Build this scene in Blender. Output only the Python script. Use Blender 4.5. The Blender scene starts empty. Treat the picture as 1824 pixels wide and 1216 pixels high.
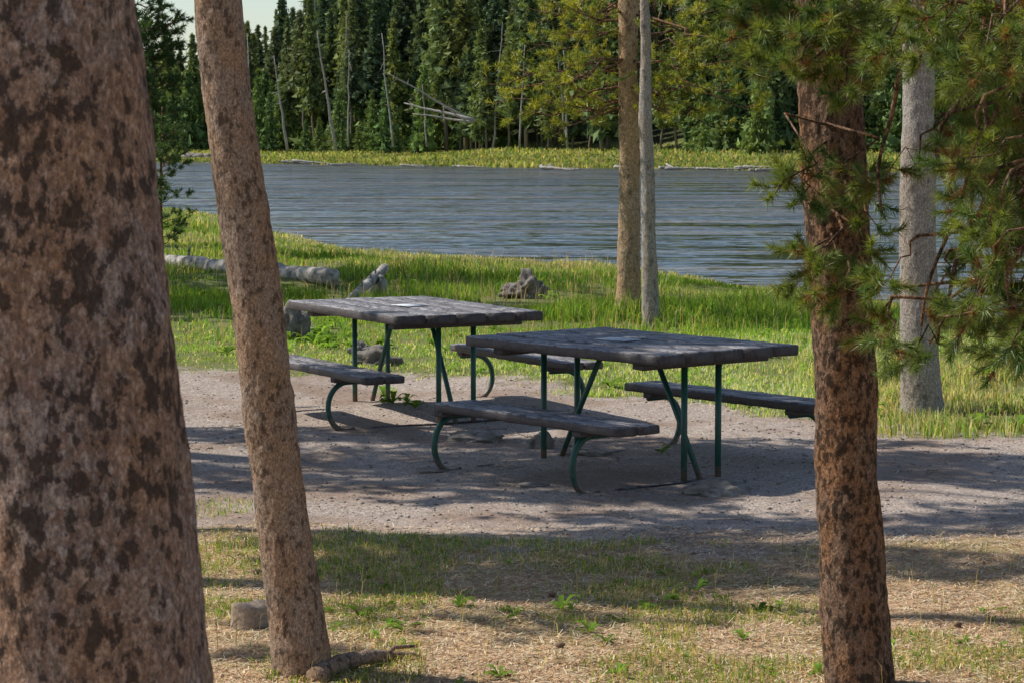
import bpy, math, numpy as np
from mathutils import Vector
rng=np.random.default_rng(7)
scene=bpy.context.scene
# ------------------------------------------------------------------ camera
F=4307.0; EYE=2.1; PITCH=math.atan(358/F)
cam=bpy.data.cameras.new("camera"); camo=bpy.data.objects.new("camera",cam)
scene.collection.objects.link(camo)
camo.location=(0,0,EYE); camo.rotation_euler=(math.pi/2-PITCH,0,0)
cam.lens=F/1824*36; cam.sensor_width=36; cam.clip_end=5000; cam.clip_start=.1
cam.dof.use_dof=True; cam.dof.focus_distance=16; cam.dof.aperture_fstop=20
scene.camera=camo
cp,sp=math.cos(PITCH),math.sin(PITCH)
def ray(px,py):
    u=(px-912)/F; v=(608-py)/F
    return np.array([u,cp+v*sp,-sp+v*cp])
def D(px,py,Y):
    r=ray(px,py); return np.array([0,0,EYE])+r*(Y/r[1])
def G(px,py,z=0.):
    r=ray(px,py); return np.array([0,0,EYE])+r*((z-EYE)/r[2])
# ------------------------------------------------------------------ light
EL=math.radians(48); sxy=np.array([-.966,.259])
S=np.array([sxy[0]*math.cos(EL),sxy[1]*math.cos(EL),math.sin(EL)])
w=bpy.data.worlds.new("World"); scene.world=w; w.use_nodes=True
nt=w.node_tree; bg=nt.nodes['Background']
sky=nt.nodes.new('ShaderNodeTexSky'); sky.sky_type='NISHITA'; sky.sun_disc=False
sky.sun_elevation=EL; sky.sun_rotation=math.atan2(S[0],S[1])
sky.air_density=1.0; sky.dust_density=.5
nt.links.new(sky.outputs[0],bg.inputs[0]); bg.inputs[1].default_value=.12
sun=bpy.data.lights.new("sun",'SUN'); sun.energy=5.0; sun.angle=math.radians(.5); sun.color=(1,.97,.88)
so=bpy.data.objects.new("sun",sun); scene.collection.objects.link(so)
so.rotation_euler=Vector(-S).to_track_quat('-Z','Y').to_euler(); so.location=(-20,10,30)
scene.view_settings.view_transform='Standard'; scene.view_settings.look='None'; scene.view_settings.exposure=0
# ------------------------------------------------------------------ noise
def _h(i,j,k,s):
    v=np.sin(i*127.1+j*311.7+k*74.7+s*17.3)*43758.5453
    return v-np.floor(v)
def vn3(P,sc,seed=0):
    p=np.asarray(P,float)*sc; i=np.floor(p); f=p-i; f=f*f*(3-2*f)
    x,y,z=i[...,0],i[...,1],i[...,2]; a,b,c=f[...,0],f[...,1],f[...,2]
    r=0
    for dx in (0,1):
        for dy in (0,1):
            for dz in (0,1):
                r=r+_h(x+dx,y+dy,z+dz,seed)*(a if dx else 1-a)*(b if dy else 1-b)*(c if dz else 1-c)
    return r
def vn2(x,y,sc,seed=0):
    x=np.asarray(x,float); y=np.asarray(y,float)
    return vn3(np.stack([x,y,np.zeros_like(x)],-1),sc,seed)
def ss(t):
    t=np.clip(t,0,1); return t*t*(3-2*t)
# ------------------------------------------------------------------ terrain
NBx=[-300,-100,-40,-13,-8.2,-5.7,-3.9,-1.8,1.1,3.2,4.6,6.0,7.4,20,60,300]
NBy=[190,165,130,93,75,65,58,55.5,51,46.5,42.5,37,33,24,5,-80]
FBx=[-400,-100,-39.5,-.6,23,40,100,400]
FBy=[330,305,287,233,203,195,180,120]
WZ=-.5
def shore(x): return np.interp(x,NBx,NBy)+2.4*(vn2(x,x*0,.5,3)-.5)+1.2*(vn2(x,x*0,1.7,13)-.5)
def fshore(x): return np.interp(x,FBx,FBy)+5*(vn2(x,x*0,.07,4)-.5)
def H(x,y):
    x=np.asarray(x,float); y=np.asarray(y,float)
    d1=shore(x)-y; wb=np.interp(x,[2,7],[21,12])
    n=np.where(d1>0,WZ*(1-ss((d1+1)/wb)),WZ*.98+.12*d1)
    amp=ss((y-22)/10)*ss(d1/5)
    n=n+amp*.24*(vn2(x,y,.33,1)-.5)+.05*(vn2(x,y,.9,2)-.5)+.025*(vn2(x,y,3.1,5)-.5)
    n=n-.075*ss((22.5-y)/2)*ss((y-12.2)/2)
    d2=y-fshore(x); a=x/np.maximum(y,1)
    slope=.02+.15*ss((a+.13)/.12)
    f=np.where(d2>0,WZ+.2*ss(d2/3)+1.0*ss(d2/60)+slope*np.clip(d2-60,0,500),WZ+.1*d2)
    f=f+ss(d2/10)*.35*(vn2(x,y,.12,6)-.5)
    return np.maximum(np.maximum(n,f),-2.0)
DFx=[-60,-3,0,1,2.6,3.6,8,60]; DFy=[25,22.3,21.8,20.6,17.9,17.2,16.4,12]
DNx=[-60,-2,0,2,4,60]; DNy=[12,13.4,12.7,12.5,12.9,10]
def dirt(x,y):
    a=np.interp(x,DFx,DFy)+1.8*(vn2(x,y,.8,8)-.5)+1.0*(vn2(x,y,2.5,18)-.5); b=np.interp(x,DNx,DNy)+1.2*(vn2(x,y,.9,9)-.5)+.7*(vn2(x,y,2.8,19)-.5)
    return ss((a-y)/2.4+.5)*ss((y-b)/1.2+.5)
# ------------------------------------------------------------------ mesh utils
class MB:
    def __init__(s): s.V=[];s.Q=[];s.T=[];s.C=[];s.n=0
    def add(s,V,Q=None,T=None,C=None):
        V=np.asarray(V,float).reshape(-1,3)
        if Q is not None and len(Q): s.Q.append(np.asarray(Q,np.int64).reshape(-1,4)+s.n)
        if T is not None and len(T): s.T.append(np.asarray(T,np.int64).reshape(-1,3)+s.n)
        if C is None: C=np.ones((len(V),3))
        C=np.asarray(C,float)
        if C.ndim==1: C=np.tile(C,(len(V),1))
        s.C.append(C); s.V.append(V); s.n+=len(V)
    def mesh(s,name,mat,smooth=False):
        V=np.concatenate(s.V); C=np.concatenate(s.C)
        Q=np.concatenate(s.Q) if s.Q else np.zeros((0,4),np.int64)
        T=np.concatenate(s.T) if s.T else np.zeros((0,3),np.int64)
        me=bpy.data.meshes.new(name)
        me.vertices.add(len(V)); me.vertices.foreach_set('co',V.astype(np.float32).ravel())
        L=np.concatenate([Q.ravel(),T.ravel()]); me.loops.add(len(L)); me.loops.foreach_set('vertex_index',L.astype(np.int32))
        me.polygons.add(len(Q)+len(T))
        st=np.concatenate([np.arange(len(Q))*4,len(Q)*4+np.arange(len(T))*3])
        me.polygons.foreach_set('loop_start',st.astype(np.int32))
        me.update(calc_edges=True); me.validate()
        if smooth: me.polygons.foreach_set('use_smooth',np.ones(len(me.polygons),bool))
        ca=me.color_attributes.new(name='Col',type='FLOAT_COLOR',domain='POINT')
        ca.data.foreach_set('color',np.concatenate([C,np.ones((len(C),1))],1).astype(np.float32).ravel())
        me.materials.append(mat); return me
    def obj(s,name,mat,parent=None,smooth=False):
        o=bpy.data.objects.new(name,s.mesh(name,mat,smooth)); scene.collection.objects.link(o)
        if parent: o.parent=parent
        return o
def empty(name,loc=(0,0,0),rz=0):
    o=bpy.data.objects.new(name,None); o.location=loc; o.rotation_euler=(0,0,rz); scene.collection.objects.link(o); return o
def nrm(v): return v/np.maximum(np.linalg.norm(v,axis=-1,keepdims=True),1e-9)
def tube(pts,rad,n=8,cap=True):
    pts=np.asarray(pts,float); K=len(pts); rad=np.broadcast_to(np.asarray(rad,float),(K,))
    t=nrm(np.gradient(pts,axis=0)); ref=np.array([1,0,0]) if abs(t[0][0])<.8 else np.array([0,1,0.])
    U=np.zeros((K,3)); u=ref
    for k in range(K):
        u=u-t[k]*np.dot(u,t[k]); u=u/np.linalg.norm(u); U[k]=u
    W=np.cross(t,U); a=np.arange(n)/n*2*np.pi
    V=pts[:,None]+rad[:,None,None]*(np.cos(a)[None,:,None]*U[:,None]+np.sin(a)[None,:,None]*W[:,None])
    i=np.arange(K-1)[:,None]*n; j=np.arange(n)[None]; j2=(j+1)%n
    Q=np.stack([i+j,i+j2,i+n+j2,i+n+j],-1).reshape(-1,4); V=V.reshape(-1,3); T=[]
    if cap:
        V=np.concatenate([V,pts[:1],pts[-1:]]); c0=K*n; jj=np.arange(n); k2=(jj+1)%n
        T=np.concatenate([np.stack([k2,jj,jj*0+c0],-1),np.stack([(K-1)*n+jj,(K-1)*n+k2,jj*0+c0+1],-1)])
    return V,Q,T
def resample(pts,rad,step):
    pts=np.asarray(pts,float); rad=np.asarray(rad,float)
    L=np.concatenate([[0],np.cumsum(np.linalg.norm(np.diff(pts,axis=0),axis=1))])
    s=np.linspace(0,L[-1],max(3,int(L[-1]/step)))
    P=np.stack([np.interp(s,L,pts[:,k]) for k in range(3)],1); R=np.interp(s,L,rad)
    ker=max(1,int(.25/step)); 
    if ker>1 and len(s)>3*ker:
        kk=np.ones(ker)/ker
        Pp=np.pad(P,((ker,ker),(0,0)),mode='reflect',reflect_type='odd')
        P=np.stack([np.convolve(Pp[:,k],kk,'same')[ker:-ker] for k in range(3)],1)
    return P,R
# ------------------------------------------------------------------ materials
def mat(name):
    m=bpy.data.materials.new(name); m.use_nodes=True; n=m.node_tree; n.nodes.clear()
    o=n.nodes.new('ShaderNodeOutputMaterial'); return m,n,o
def N(n,t,**k):
    x=n.nodes.new(t)
    for a,b in k.items():
        if a=='ins':
            for i,v in b.items():
                if isinstance(v,bpy.types.NodeSocket): n.links.new(v,x.inputs[i])
                else: x.inputs[i].default_value=v
        else: setattr(x,a,b)
    return x
def noise(n,vec,scale,detail=4,rough=.6,dist=0): return N(n,'ShaderNodeTexNoise',ins={'Vector':vec,'Scale':scale,'Detail':detail,'Roughness':rough,'Distortion':dist})
def ramp(n,fac,stops):
    r=N(n,'ShaderNodeValToRGB',ins={0:fac}); e=r.color_ramp.elements
    while len(e)<len(stops): e.new(.5)
    for q,(p,c) in zip(e,stops):
        q.position=p; q.color=(c,c,c,1) if not isinstance(c,tuple) else (*c,1)
    return r.outputs[0]
def mix(n,f,a,b,blend='MIX'):
    m=N(n,'ShaderNodeMix',data_type='RGBA',blend_type=blend)
    for i,v in ((0,f),(6,a),(7,b)):
        if isinstance(v,bpy.types.NodeSocket): n.links.new(v,m.inputs[i])
        elif isinstance(v,tuple): m.inputs[i].default_value=(*v,1)
        else: m.inputs[i].default_value=v
    return m.outputs[2]
def math_(n,op,a,b=0.,c=None):
    ins={0:a,1:b}
    if c is not None: ins[2]=c
    return N(n,'ShaderNodeMath',operation=op,ins=ins).outputs[0]
def coords(n,scale=(1,1,1)):
    t=N(n,'ShaderNodeTexCoord'); return N(n,'ShaderNodeMapping',ins={'Vector':t.outputs['Object'],'Scale':scale}).outputs[0]
def princ(n,o,col,rough=.9,bump=None,dist=.01,strength=1,spec=.2):
    p=N(n,'ShaderNodeBsdfPrincipled',ins={'Base Color':col if isinstance(col,bpy.types.NodeSocket) else (*col,1),'Roughness':rough,'Specular IOR Level':spec})
    if bump is not None:
        b=N(n,'ShaderNodeBump',ins={'Height':bump,'Distance':dist,'Strength':strength}); n.links.new(b.outputs[0],p.inputs['Normal'])
    n.links.new(p.outputs[0],o.inputs[0]); return p
def foliage_mat(name,tr=.35,objrand=False,gloss=.0):
    m,n,o=mat(name); a=N(n,'ShaderNodeVertexColor',layer_name='Col').outputs[0]
    if objrand:
        oi=N(n,'ShaderNodeObjectInfo').outputs['Random']
        a=mix(n,1.0,a,ramp(n,oi,[(0,(.6,.7,.8)),(.5,(1,1,1)),(.8,(1.3,1.22,.9)),(1,(.8,.92,1.05))]),'MULTIPLY')
    d=N(n,'ShaderNodeBsdfDiffuse',ins={0:a})
    if tr<=0: n.links.new(d.outputs[0],o.inputs[0]); return m
    t=N(n,'ShaderNodeBsdfTranslucent',ins={0:mix(n,1.0,a,(1.35,1.25,.55),'MULTIPLY')})
    x=N(n,'ShaderNodeMixShader',ins={0:tr,1:d.outputs[0],2:t.outputs[0]}); out=x
    if gloss:
        g=N(n,'ShaderNodeBsdfGlossy',ins={0:(1,1,1,1),'Roughness':.45}); out=N(n,'ShaderNodeMixShader',ins={0:gloss,1:x.outputs[0],2:g.outputs[0]})
    n.links.new(out.outputs[0],o.inputs[0]); return m
M_need=foliage_mat('pine_needles',.4,gloss=.03); M_far=foliage_mat('forest_needles',.2,True); M_grass=foliage_mat('grass_blades',.5)
M_litter=foliage_mat('needle_litter',.0); M_bulk=foliage_mat('crown_needles',.0)
def bark(name,sc,c1,c2,dark,warm,cover=.5,bd=.012,crk=.25,ms=.6):
    m,n,o=mat(name); v=coords(n,(1,1,.6))
    dn=noise(n,v,sc*.5,2); vd=mix(n,.16,v,dn.outputs['Color'],'ADD')
    vo=N(n,'ShaderNodeTexVoronoi',ins={'Vector':vd,'Scale':sc})
    ve=N(n,'ShaderNodeTexVoronoi',feature='DISTANCE_TO_EDGE',ins={'Vector':vd,'Scale':sc})
    big=noise(n,v,sc*.12,2).outputs[0]; mid=noise(n,v,sc*ms,4,.68).outputs[0]; fine=noise(n,v,sc*3.0,4,.75).outputs[0]
    m2=noise(n,v,sc*.22,3,.6).outputs[0]
    cellr=N(n,'ShaderNodeSeparateColor',ins={0:vo.outputs['Color']}).outputs[0]
    col=mix(n,ramp(n,cellr,[(.2,0.),(.8,1.)]),c1,c2)
    col=mix(n,ramp(n,big,[(.42,0.),(.6,.75)]),col,warm)
    col=mix(n,ramp(n,fine,[(.40,.75),(.58,0.)]),col,tuple(x*.35 for x in c1))
    col=mix(n,ramp(n,fine,[(.54,0.),(.70,.7)]),col,tuple(min(1,x*1.45) for x in c2))
    crack=ramp(n,ve.outputs[0],[(.0,1.),(.07,0.)])
    col=mix(n,math_(n,'MULTIPLY',crack,crk),col,tuple(x*1.6 for x in dark))
    blot=math_(n,'ADD',math_(n,'MULTIPLY',mid,.62),math_(n,'ADD',math_(n,'MULTIPLY',fine,.22),math_(n,'MULTIPLY',m2,.2)))
    bl=ramp(n,blot,[(cover,0.),(cover+.035,1.)])
    col=mix(n,math_(n,'MULTIPLY',bl,.85),col,dark)
    h=math_(n,'ADD',math_(n,'MULTIPLY',cellr,.25),math_(n,'ADD',math_(n,'MULTIPLY',fine,.9),math_(n,'MULTIPLY',mid,.9)))
    princ(n,o,col,.95,h,bd,1.,.1); return m
M_barkL=bark('bark_scaly',36,(.38,.25,.20),(.48,.38,.335),(.05,.037,.032),(.50,.28,.16),.53,.016,.3,.9)
M_barkM=bark('bark_brown',50,(.42,.29,.205),(.50,.385,.31),(.10,.068,.05),(.52,.31,.18),.55,.012,.2,.8)
M_barkR=bark('bark_dark',45,(.29,.17,.11),(.38,.25,.175),(.035,.026,.02),(.46,.21,.09),.52,.014,.25,.9)
M_barkG=bark('bark_grey',30,(.42,.36,.31),(.52,.46,.41),(.14,.115,.10),(.46,.36,.27),.57,.012)
M_barkT=bark('bark_tan',24,(.46,.31,.19),(.55,.40,.27),(.16,.105,.065),(.60,.37,.19),.57,.012)
def wood_grey():
    m,n,o=mat('driftwood'); v=coords(n,(1,1,1)); a=noise(n,v,9,5).outputs[0]
    princ(n,o,ramp(n,a,[(.3,(.09,.075,.06)),(.48,(.34,.305,.265)),(.7,(.56,.52,.47))]),.9,a,.03); return m
M_drift=wood_grey()
def rock_m(name,k):
    m,n,o=mat(name); v=coords(n); a=noise(n,v,14,6,.65).outputs[0]; b=noise(n,v,3,3).outputs[0]
    f=lambda t: tuple(x*k for x in t)
    c=ramp(n,a,[(.3,f((.13,.11,.10))),(.5,f((.30,.265,.235))),(.7,f((.46,.41,.37)))]); c=mix(n,ramp(n,b,[(.45,0.),(.65,.5)]),c,f((.24,.18,.13)))
    princ(n,o,c,.95,a,.03); return m
M_rock=rock_m('rock',.9); M_stump=rock_m('weathered_stump',.65)
def plank_m():
    m,n,o=mat('weathered_planks'); v=coords(n,(1,9,6)); v2=coords(n,(1,1.8,1))
    st=noise(n,v,4,5,.7).outputs[0]; ch=noise(n,v2,19,5,.75,.4).outputs[0]; bigg=noise(n,v2,2.6,3).outputs[0]
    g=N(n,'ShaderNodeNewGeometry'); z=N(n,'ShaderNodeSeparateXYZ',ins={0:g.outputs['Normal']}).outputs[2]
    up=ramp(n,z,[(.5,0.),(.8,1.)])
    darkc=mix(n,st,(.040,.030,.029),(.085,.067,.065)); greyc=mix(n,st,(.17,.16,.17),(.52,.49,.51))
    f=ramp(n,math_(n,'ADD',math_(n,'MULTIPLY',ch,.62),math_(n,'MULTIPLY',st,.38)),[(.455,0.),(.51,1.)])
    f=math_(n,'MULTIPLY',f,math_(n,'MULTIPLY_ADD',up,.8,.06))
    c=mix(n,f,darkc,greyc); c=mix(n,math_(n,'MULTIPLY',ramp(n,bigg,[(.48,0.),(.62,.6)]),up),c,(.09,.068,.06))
    princ(n,o,c,.58,math_(n,'ADD',st,ch),.008,.9,.45); return m
M_plank=plank_m()
def pipe_m():
    m,n,o=mat('green_pipe_paint'); v=coords(n); a=noise(n,v,25,4).outputs[0]
    z=N(n,'ShaderNodeSeparateXYZ',ins={0:v}).outputs[2]
    f=ramp(n,math_(n,'ADD',math_(n,'MULTIPLY',z,-2.2),math_(n,'MULTIPLY',a,.9)),[(.20,0.),(.42,1.)])
    c=mix(n,f,mix(n,a,(.008,.055,.04),(.018,.095,.065)),mix(n,a,(.20,.11,.07),(.12,.09,.07)))
    princ(n,o,c,.45,a,.001,.4,.5); return m
M_pipe=pipe_m()
def simple(name,col,r=.8,sc=30,b=.001):
    m,n,o=mat(name); v=coords(n); a=noise(n,v,sc,4).outputs[0]
    princ(n,o,mix(n,ramp(n,a,[(.35,0.),(.65,1.)]),tuple(x*.7 for x in col),tuple(min(1,x*1.2) for x in col)),r,a,b,.5); return m
M_paper=simple('paper',(.60,.61,.65)); M_cone=simple('pine_cone',(.22,.14,.09)); M_cut=simple('cut_wood',(.36,.27,.20),.9,60,.01)
def ground_m():
    m,n,o=mat('ground'); v=coords(n); zc=N(n,'ShaderNodeVertexColor',layer_name='Col').outputs[0]
    s=N(n,'ShaderNodeSeparateColor',ins={0:zc}); R,Gc,B=s.outputs[0],s.outputs[1],s.outputs[2]
    big=noise(n,v,.9,3).outputs[0]; med=noise(n,v,6,4,.65).outputs[0]; fine=noise(n,v,70,3,.7).outputs[0]
    vo=N(n,'ShaderNodeTexVoronoi',ins={'Vector':v,'Scale':75.}); cr=N(n,'ShaderNodeSeparateColor',ins={0:vo.outputs['Color']}).outputs[0]
    def br(x,a=.5): return ramp(n,math_(n,'ADD',x,math_(n,'MULTIPLY',math_(n,'SUBTRACT',med,.5),a*2.6)),[(.35,0.),(.65,1.)])
    d=mix(n,med,(.37,.28,.225),(.66,.54,.46)); d=mix(n,ramp(n,fine,[(.36,.6),(.56,0.)]),d,(.17,.125,.105)); d=mix(n,ramp(n,cr,[(.8,0.),(.9,.6)]),d,(.74,.65,.58))
    d=mix(n,ramp(n,cr,[(.0,.6),(.15,0.)]),d,(.13,.10,.09)); d=mix(n,ramp(n,big,[(.46,0.),(.6,.65)]),d,(.30,.20,.145))
    l=mix(n,fine,(.30,.19,.11),(.84,.60,.38)); l=mix(n,ramp(n,med,[(.35,.7),(.55,0.)]),l,(.32,.20,.12)); l=mix(n,ramp(n,big,[(.46,0.),(.6,.5)]),l,(.24,.24,.08))
    g=mix(n,fine,(.08,.11,.03),(.27,.30,.09)); g=mix(n,ramp(n,med,[(.4,.5),(.6,0.)]),g,(.26,.20,.11))
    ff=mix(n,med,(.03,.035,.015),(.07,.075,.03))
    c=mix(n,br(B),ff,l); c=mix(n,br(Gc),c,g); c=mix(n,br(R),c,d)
    h=math_(n,'ADD',math_(n,'MULTIPLY',fine,.55),math_(n,'MULTIPLY',med,1.6))
    princ(n,o,c,.97,h,.04,.9,.1); return m
M_ground=ground_m()
def water_m():
    m,n,o=mat('river_water'); v=coords(n,(.45,1,1)); v2=coords(n,(.16,1,1))
    a=noise(n,v,3.2,2,.6).outputs['Color']; b=noise(n,v,.9,2,.6).outputs['Color']
    st=noise(n,v2,.22,3,.6,.5).outputs[0]; st2=noise(n,v2,1.5,3,.6).outputs[0]
    stt=math_(n,'ADD',math_(n,'MULTIPLY',st,.55),math_(n,'MULTIPLY',st2,.45))
    co=coords(n); y=N(n,'ShaderNodeSeparateXYZ',ins={0:co}).outputs[1]; x=N(n,'ShaderNodeSeparateXYZ',ins={0:co}).outputs[0]
    q=math_(n,'SUBTRACT',y,math_(n,'MULTIPLY',x,2.2))
    dist=ramp(n,math_(n,'MULTIPLY',q,.004),[(.16,.55),(.32,.9),(.6,1.3)])
    amp=math_(n,'MULTIPLY',ramp(n,stt,[(.44,.02),(.49,.45),(.55,1.)]),math_(n,'MULTIPLY',dist,2.1))
    ab=mix(n,.4,a,b)
    sv=N(n,'ShaderNodeVectorMath',operation='SUBTRACT',ins={0:ab,1:(.5,.5,.5)}).outputs[0]
    sc=N(n,'ShaderNodeVectorMath',operation='MULTIPLY',ins={0:sv,1:(1.0,1.7,0)}).outputs[0]
    sc=N(n,'ShaderNodeVectorMath',operation='ADD',ins={0:sc,1:(0,-.14,0)}).outputs[0]
    sc=N(n,'ShaderNodeVectorMath',operation='SCALE',ins={0:sc,'Scale':amp}).outputs[0]
    nn=N(n,'ShaderNodeVectorMath',operation='ADD',ins={0:sc,1:(0,0,1)}).outputs[0]
    nn=N(n,'ShaderNodeVectorMath',operation='NORMALIZE',ins={0:nn}).outputs[0]
    col=mix(n,ramp(n,noise(n,v2,.5,3).outputs[0],[(.45,0.),(.65,1.)]),(.05,.055,.04),(.17,.13,.07))
    p=princ(n,o,col,.08,None,spec=.5); n.links.new(nn,p.inputs['Normal']); p.inputs['IOR'].default_value=1.9
    return m
M_water=water_m()
# ------------------------------------------------------------------ ground sheet + water
def axis(lo,a,b,hi,step,g=1.12):
    mid=list(np.arange(a,b,step)); up=[];s=step;x=b
    while x<hi: up.append(x); s*=g; x+=s
    dn=[];s=step;x=a-step
    while x>lo: dn.append(x); s*=g; x-=s
    return np.array([lo]+dn[::-1]+mid+up+[hi])
xs=axis(-1500,-7,8,1500,.1,1.07); ys=axis(-60,8.5,34,1800,.1,1.035)
X,Y=np.meshgrid(xs,ys); Z=H(X,Y); nx,ny=len(xs),len(ys)
i=np.arange(ny-1)[:,None]*nx+np.arange(nx-1)[None]
Q=np.stack([i,i+1,i+nx+1,i+nx],-1).reshape(-1,4)
d1=shore(X)-Y; d2=Y-fshore(X)
R=dirt(X,Y); Gz=np.where(Y>np.interp(X,DNx,DNy)+1,1.,0.)*(d1>-1)+(d2>-1)*(d2<66)
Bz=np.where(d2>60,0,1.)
bar=ss((1.2-np.abs(d1-.0))/1.2)*.6
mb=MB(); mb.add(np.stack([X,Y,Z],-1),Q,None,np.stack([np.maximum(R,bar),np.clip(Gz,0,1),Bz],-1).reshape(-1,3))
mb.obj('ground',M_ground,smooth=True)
mb=MB(); wx=np.linspace(-900,900,40); wy=np.linspace(-90,345,30); X,Y=np.meshgrid(wx,wy); nx=40
i=(np.arange(29)[:,None]*nx+np.arange(39)[None]).ravel()
cx=(X.ravel()[i]+22); cy=Y.ravel()[i]+7
i=i[cy>np.interp(cx,NBx,NBy)-60]
mb.add(np.stack([X,Y,X*0+WZ],-1),np.stack([i,i+1,i+nx+1,i+nx],-1)); mb.obj('river_water',M_water)
# ------------------------------------------------------------------ trunks
def trunk(mbd,pts,rad,n=64,step=.015,amp=.006,hz=3.7,fs=28,col=None):
    P,R_=resample(pts,rad,step)
    keep=np.ones(len(P),bool); hi=P[:,2]>hz; keep[hi]=(np.arange(hi.sum())%8==0); keep[-1]=True
    P,R_=P[keep],R_[keep]
    V,Q,T=tube(P,R_,n)
    K=len(P); c=np.repeat(P,n,0); r=V[:K*n]-c; rn=nrm(r)
    q=V[:K*n]*np.array([1,1,.5])
    d=(vn3(q,fs,1)-.5)*1.0+(vn3(q,fs*2.3,2)-.5)*.7+(vn3(q,fs*.22,3)-.5)*2.5
    V[:K*n]+=rn*(d*amp)[:,None]
    mbd.add(V,Q,T)
def line(px_pts,Y,widths,below=True,top=11.,toptaper=.55):
    P=[D(a,b,Y) for a,b in px_pts]; R_=[wd/2/F*Y for wd in widths]
    P=P[::-1]; R_=R_[::-1]
    a,b=P[0],P[1]; d=(a-b)/np.linalg.norm(a-b); g=float(H(a[0],a[1]))
    if a[2]>g: 
        P0=a+d*((a[2]-g+.1)/max(-d[2],.2)); P=[P0]+P; R_=[R_[0]*1.18]+R_
    a,b=P[-1],P[-2]; d=(a-b)/np.linalg.norm(a-b); P.append(a+d*(top-a[2])/d[2]); R_.append(R_[-1]*toptaper)
    return np.array(P),np.array(R_)
def runit(n): return nrm(rng.normal(size=(n,3)))
def tufts(mbd,C,A,n,nlen,nwid,shoot,base=(.06,.105,.028),var=.35,yel=(.19,.20,.045),yp=.35,fwd=.55,brown=.0):
    C=np.asarray(C);A=nrm(np.asarray(A)); k=len(C)
    if k==0: return
    tv=rng.random((k,1)); col0=np.array(base)*(1-tv*yp)+np.array(yel)*tv*yp
    c=np.repeat(C,n,0); a=np.repeat(A,n,0); col=np.repeat(col0,n,0)*(1+var*(rng.random((k*n,1))*2-1))
    M=k*n; t=rng.random((M,1))*shoot; d=nrm(a*fwd+runit(M)*.8)
    if brown>0:
        bsel=np.repeat(rng.random(k)<.3,n)&(t[:,0]<shoot*.35); col[bsel]=np.array([.26,.13,.045])
    b=c+a*t; L=nlen*(.7+.4*rng.random((M,1))); tip=b+d*L; s=nrm(np.cross(d,runit(M)))*nwid/2
    V=np.stack([b-s,b+s,tip],1).reshape(-1,3); T=np.arange(M*3).reshape(-1,3)
    mbd.add(V,None,T,np.repeat(col,3,0))
def curve(a,b,sag=.0,wig=.05,k=7):
    t=np.linspace(0,1,k)[:,None]; P=a+(b-a)*t; L=np.linalg.norm(b-a)
    P[:,2]+=(-4*sag*t*(1-t))[:,0]
    w=rng.normal(size=(k,3))*wig*L; w[0]=0; w[-1]=0; return P+w*np.sin(np.pi*t)
def bough(wd,fo,a,b,r0,ntw,tw,nn,nlen,nwid,shoot,wig=.04,t0=.3,flat=.5,**kw):
    a=np.asarray(a,float); b=np.asarray(b,float)
    P=curve(a,b,rng.uniform(-.02,.06)*np.linalg.norm(b-a),wig); V,Q,T=tube(P,np.linspace(r0,r0*.25,len(P)),5); wd.add(V,Q,T)
    C=[];A=[]; dd=nrm(b-a)
    for i in range(ntw):
        t=rng.uniform(t0,1); q=t*(len(P)-1); k=min(int(q),len(P)-2); o=P[k]+(P[k+1]-P[k])*(q-k)
        d=nrm(rng.normal(size=3)*np.array([1,1,flat])+dd*.7+np.array([0,0,.25])); L=tw*rng.uniform(.4,1.1)*(1.2-.5*t); e=o+d*L
        V,Q,T=tube(np.stack([o,(o+e)/2+rng.normal(size=3)*L*.06,e]),[r0*.28,r0*.22,r0*.15],4,False); wd.add(V,Q,T)
        C.append(e-d*shoot*.3);A.append(d+np.array([0,0,.3]))
        if rng.random()<.6: C.append(o+(e-o)*.55);A.append(d+rng.normal(size=3)*.4)
    C.append(P[-1]);A.append(dd+np.array([0,0,.3]))
    tufts(fo,C,A,nn,nlen,nwid,shoot,**kw)
def axis_at(P,z): return np.array([np.interp(z,P[:,2],P[:,0]),np.interp(z,P[:,2],P[:,1]),z])
def crown(wd,fo,P,z0,z1,Rm,nb,kw):
    for i in range(nb):
        z=z0+(z1-z0)*(i+rng.random())/nb; f=(z-z0)/(z1-z0); L=Rm*(1-.75*f)*rng.uniform(.6,1.1); an=rng.random()*6.28
        a=axis_at(P,min(z,P[-1][2])); b=a+np.array([math.cos(an)*L,math.sin(an)*L,L*rng.uniform(-.1,.35)])
        bough(wd,fo,a,b,.025,**kw)
LO=dict(ntw=7,tw=.5,nn=20,nlen=.14,nwid=.02,shoot=.12)
# big left tree
t=empty('pine_tree'); P,R_=line([(40,-60),(70,200),(108,560),(130,800),(168,1216)],4.3,[372,384,400,410,430],top=13)
m1=MB(); trunk(m1,P,R_,220,.006,.0085,3.0,30); m1.obj('trunk',M_barkL,t,True)
wd,fo=MB(),MB(); crown(wd,fo,P,6.5,13,2.0,22,LO); wd.obj('branches',M_barkR,t); fo.obj('foliage',M_bulk,t)
# slim leaning tree
t=empty('pine_tree'); P,R_=line([(386,-40),(392,60),(418,270),(440,420),(462,570),(487,800),(508,950),(527,1110),(541,1216)],9.4,[84,86,88,89,90,92,94,100,112],top=12)
m1=MB(); trunk(m1,P,R_,120,.01,.007,3.7,36); m1.obj('trunk',M_barkM,t,True)
wd,fo=MB(),MB(); crown(wd,fo,P,6.5,12,1.5,16,LO); wd.obj('branches',M_barkR,t); fo.obj('foliage',M_bulk,t)
# right foreground tree
tR=empty('pine_tree'); PR,RR=line([(1468,-40),(1476,120),(1488,330),(1502,560),(1507,800),(1520,1050),(1531,1216)],9.2,[112,112,112,110,112,116,126],top=12)
m1=MB(); trunk(m1,PR,RR,140,.01,.008,3.7,32); m1.obj('trunk',M_barkR,tR,True)
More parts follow.
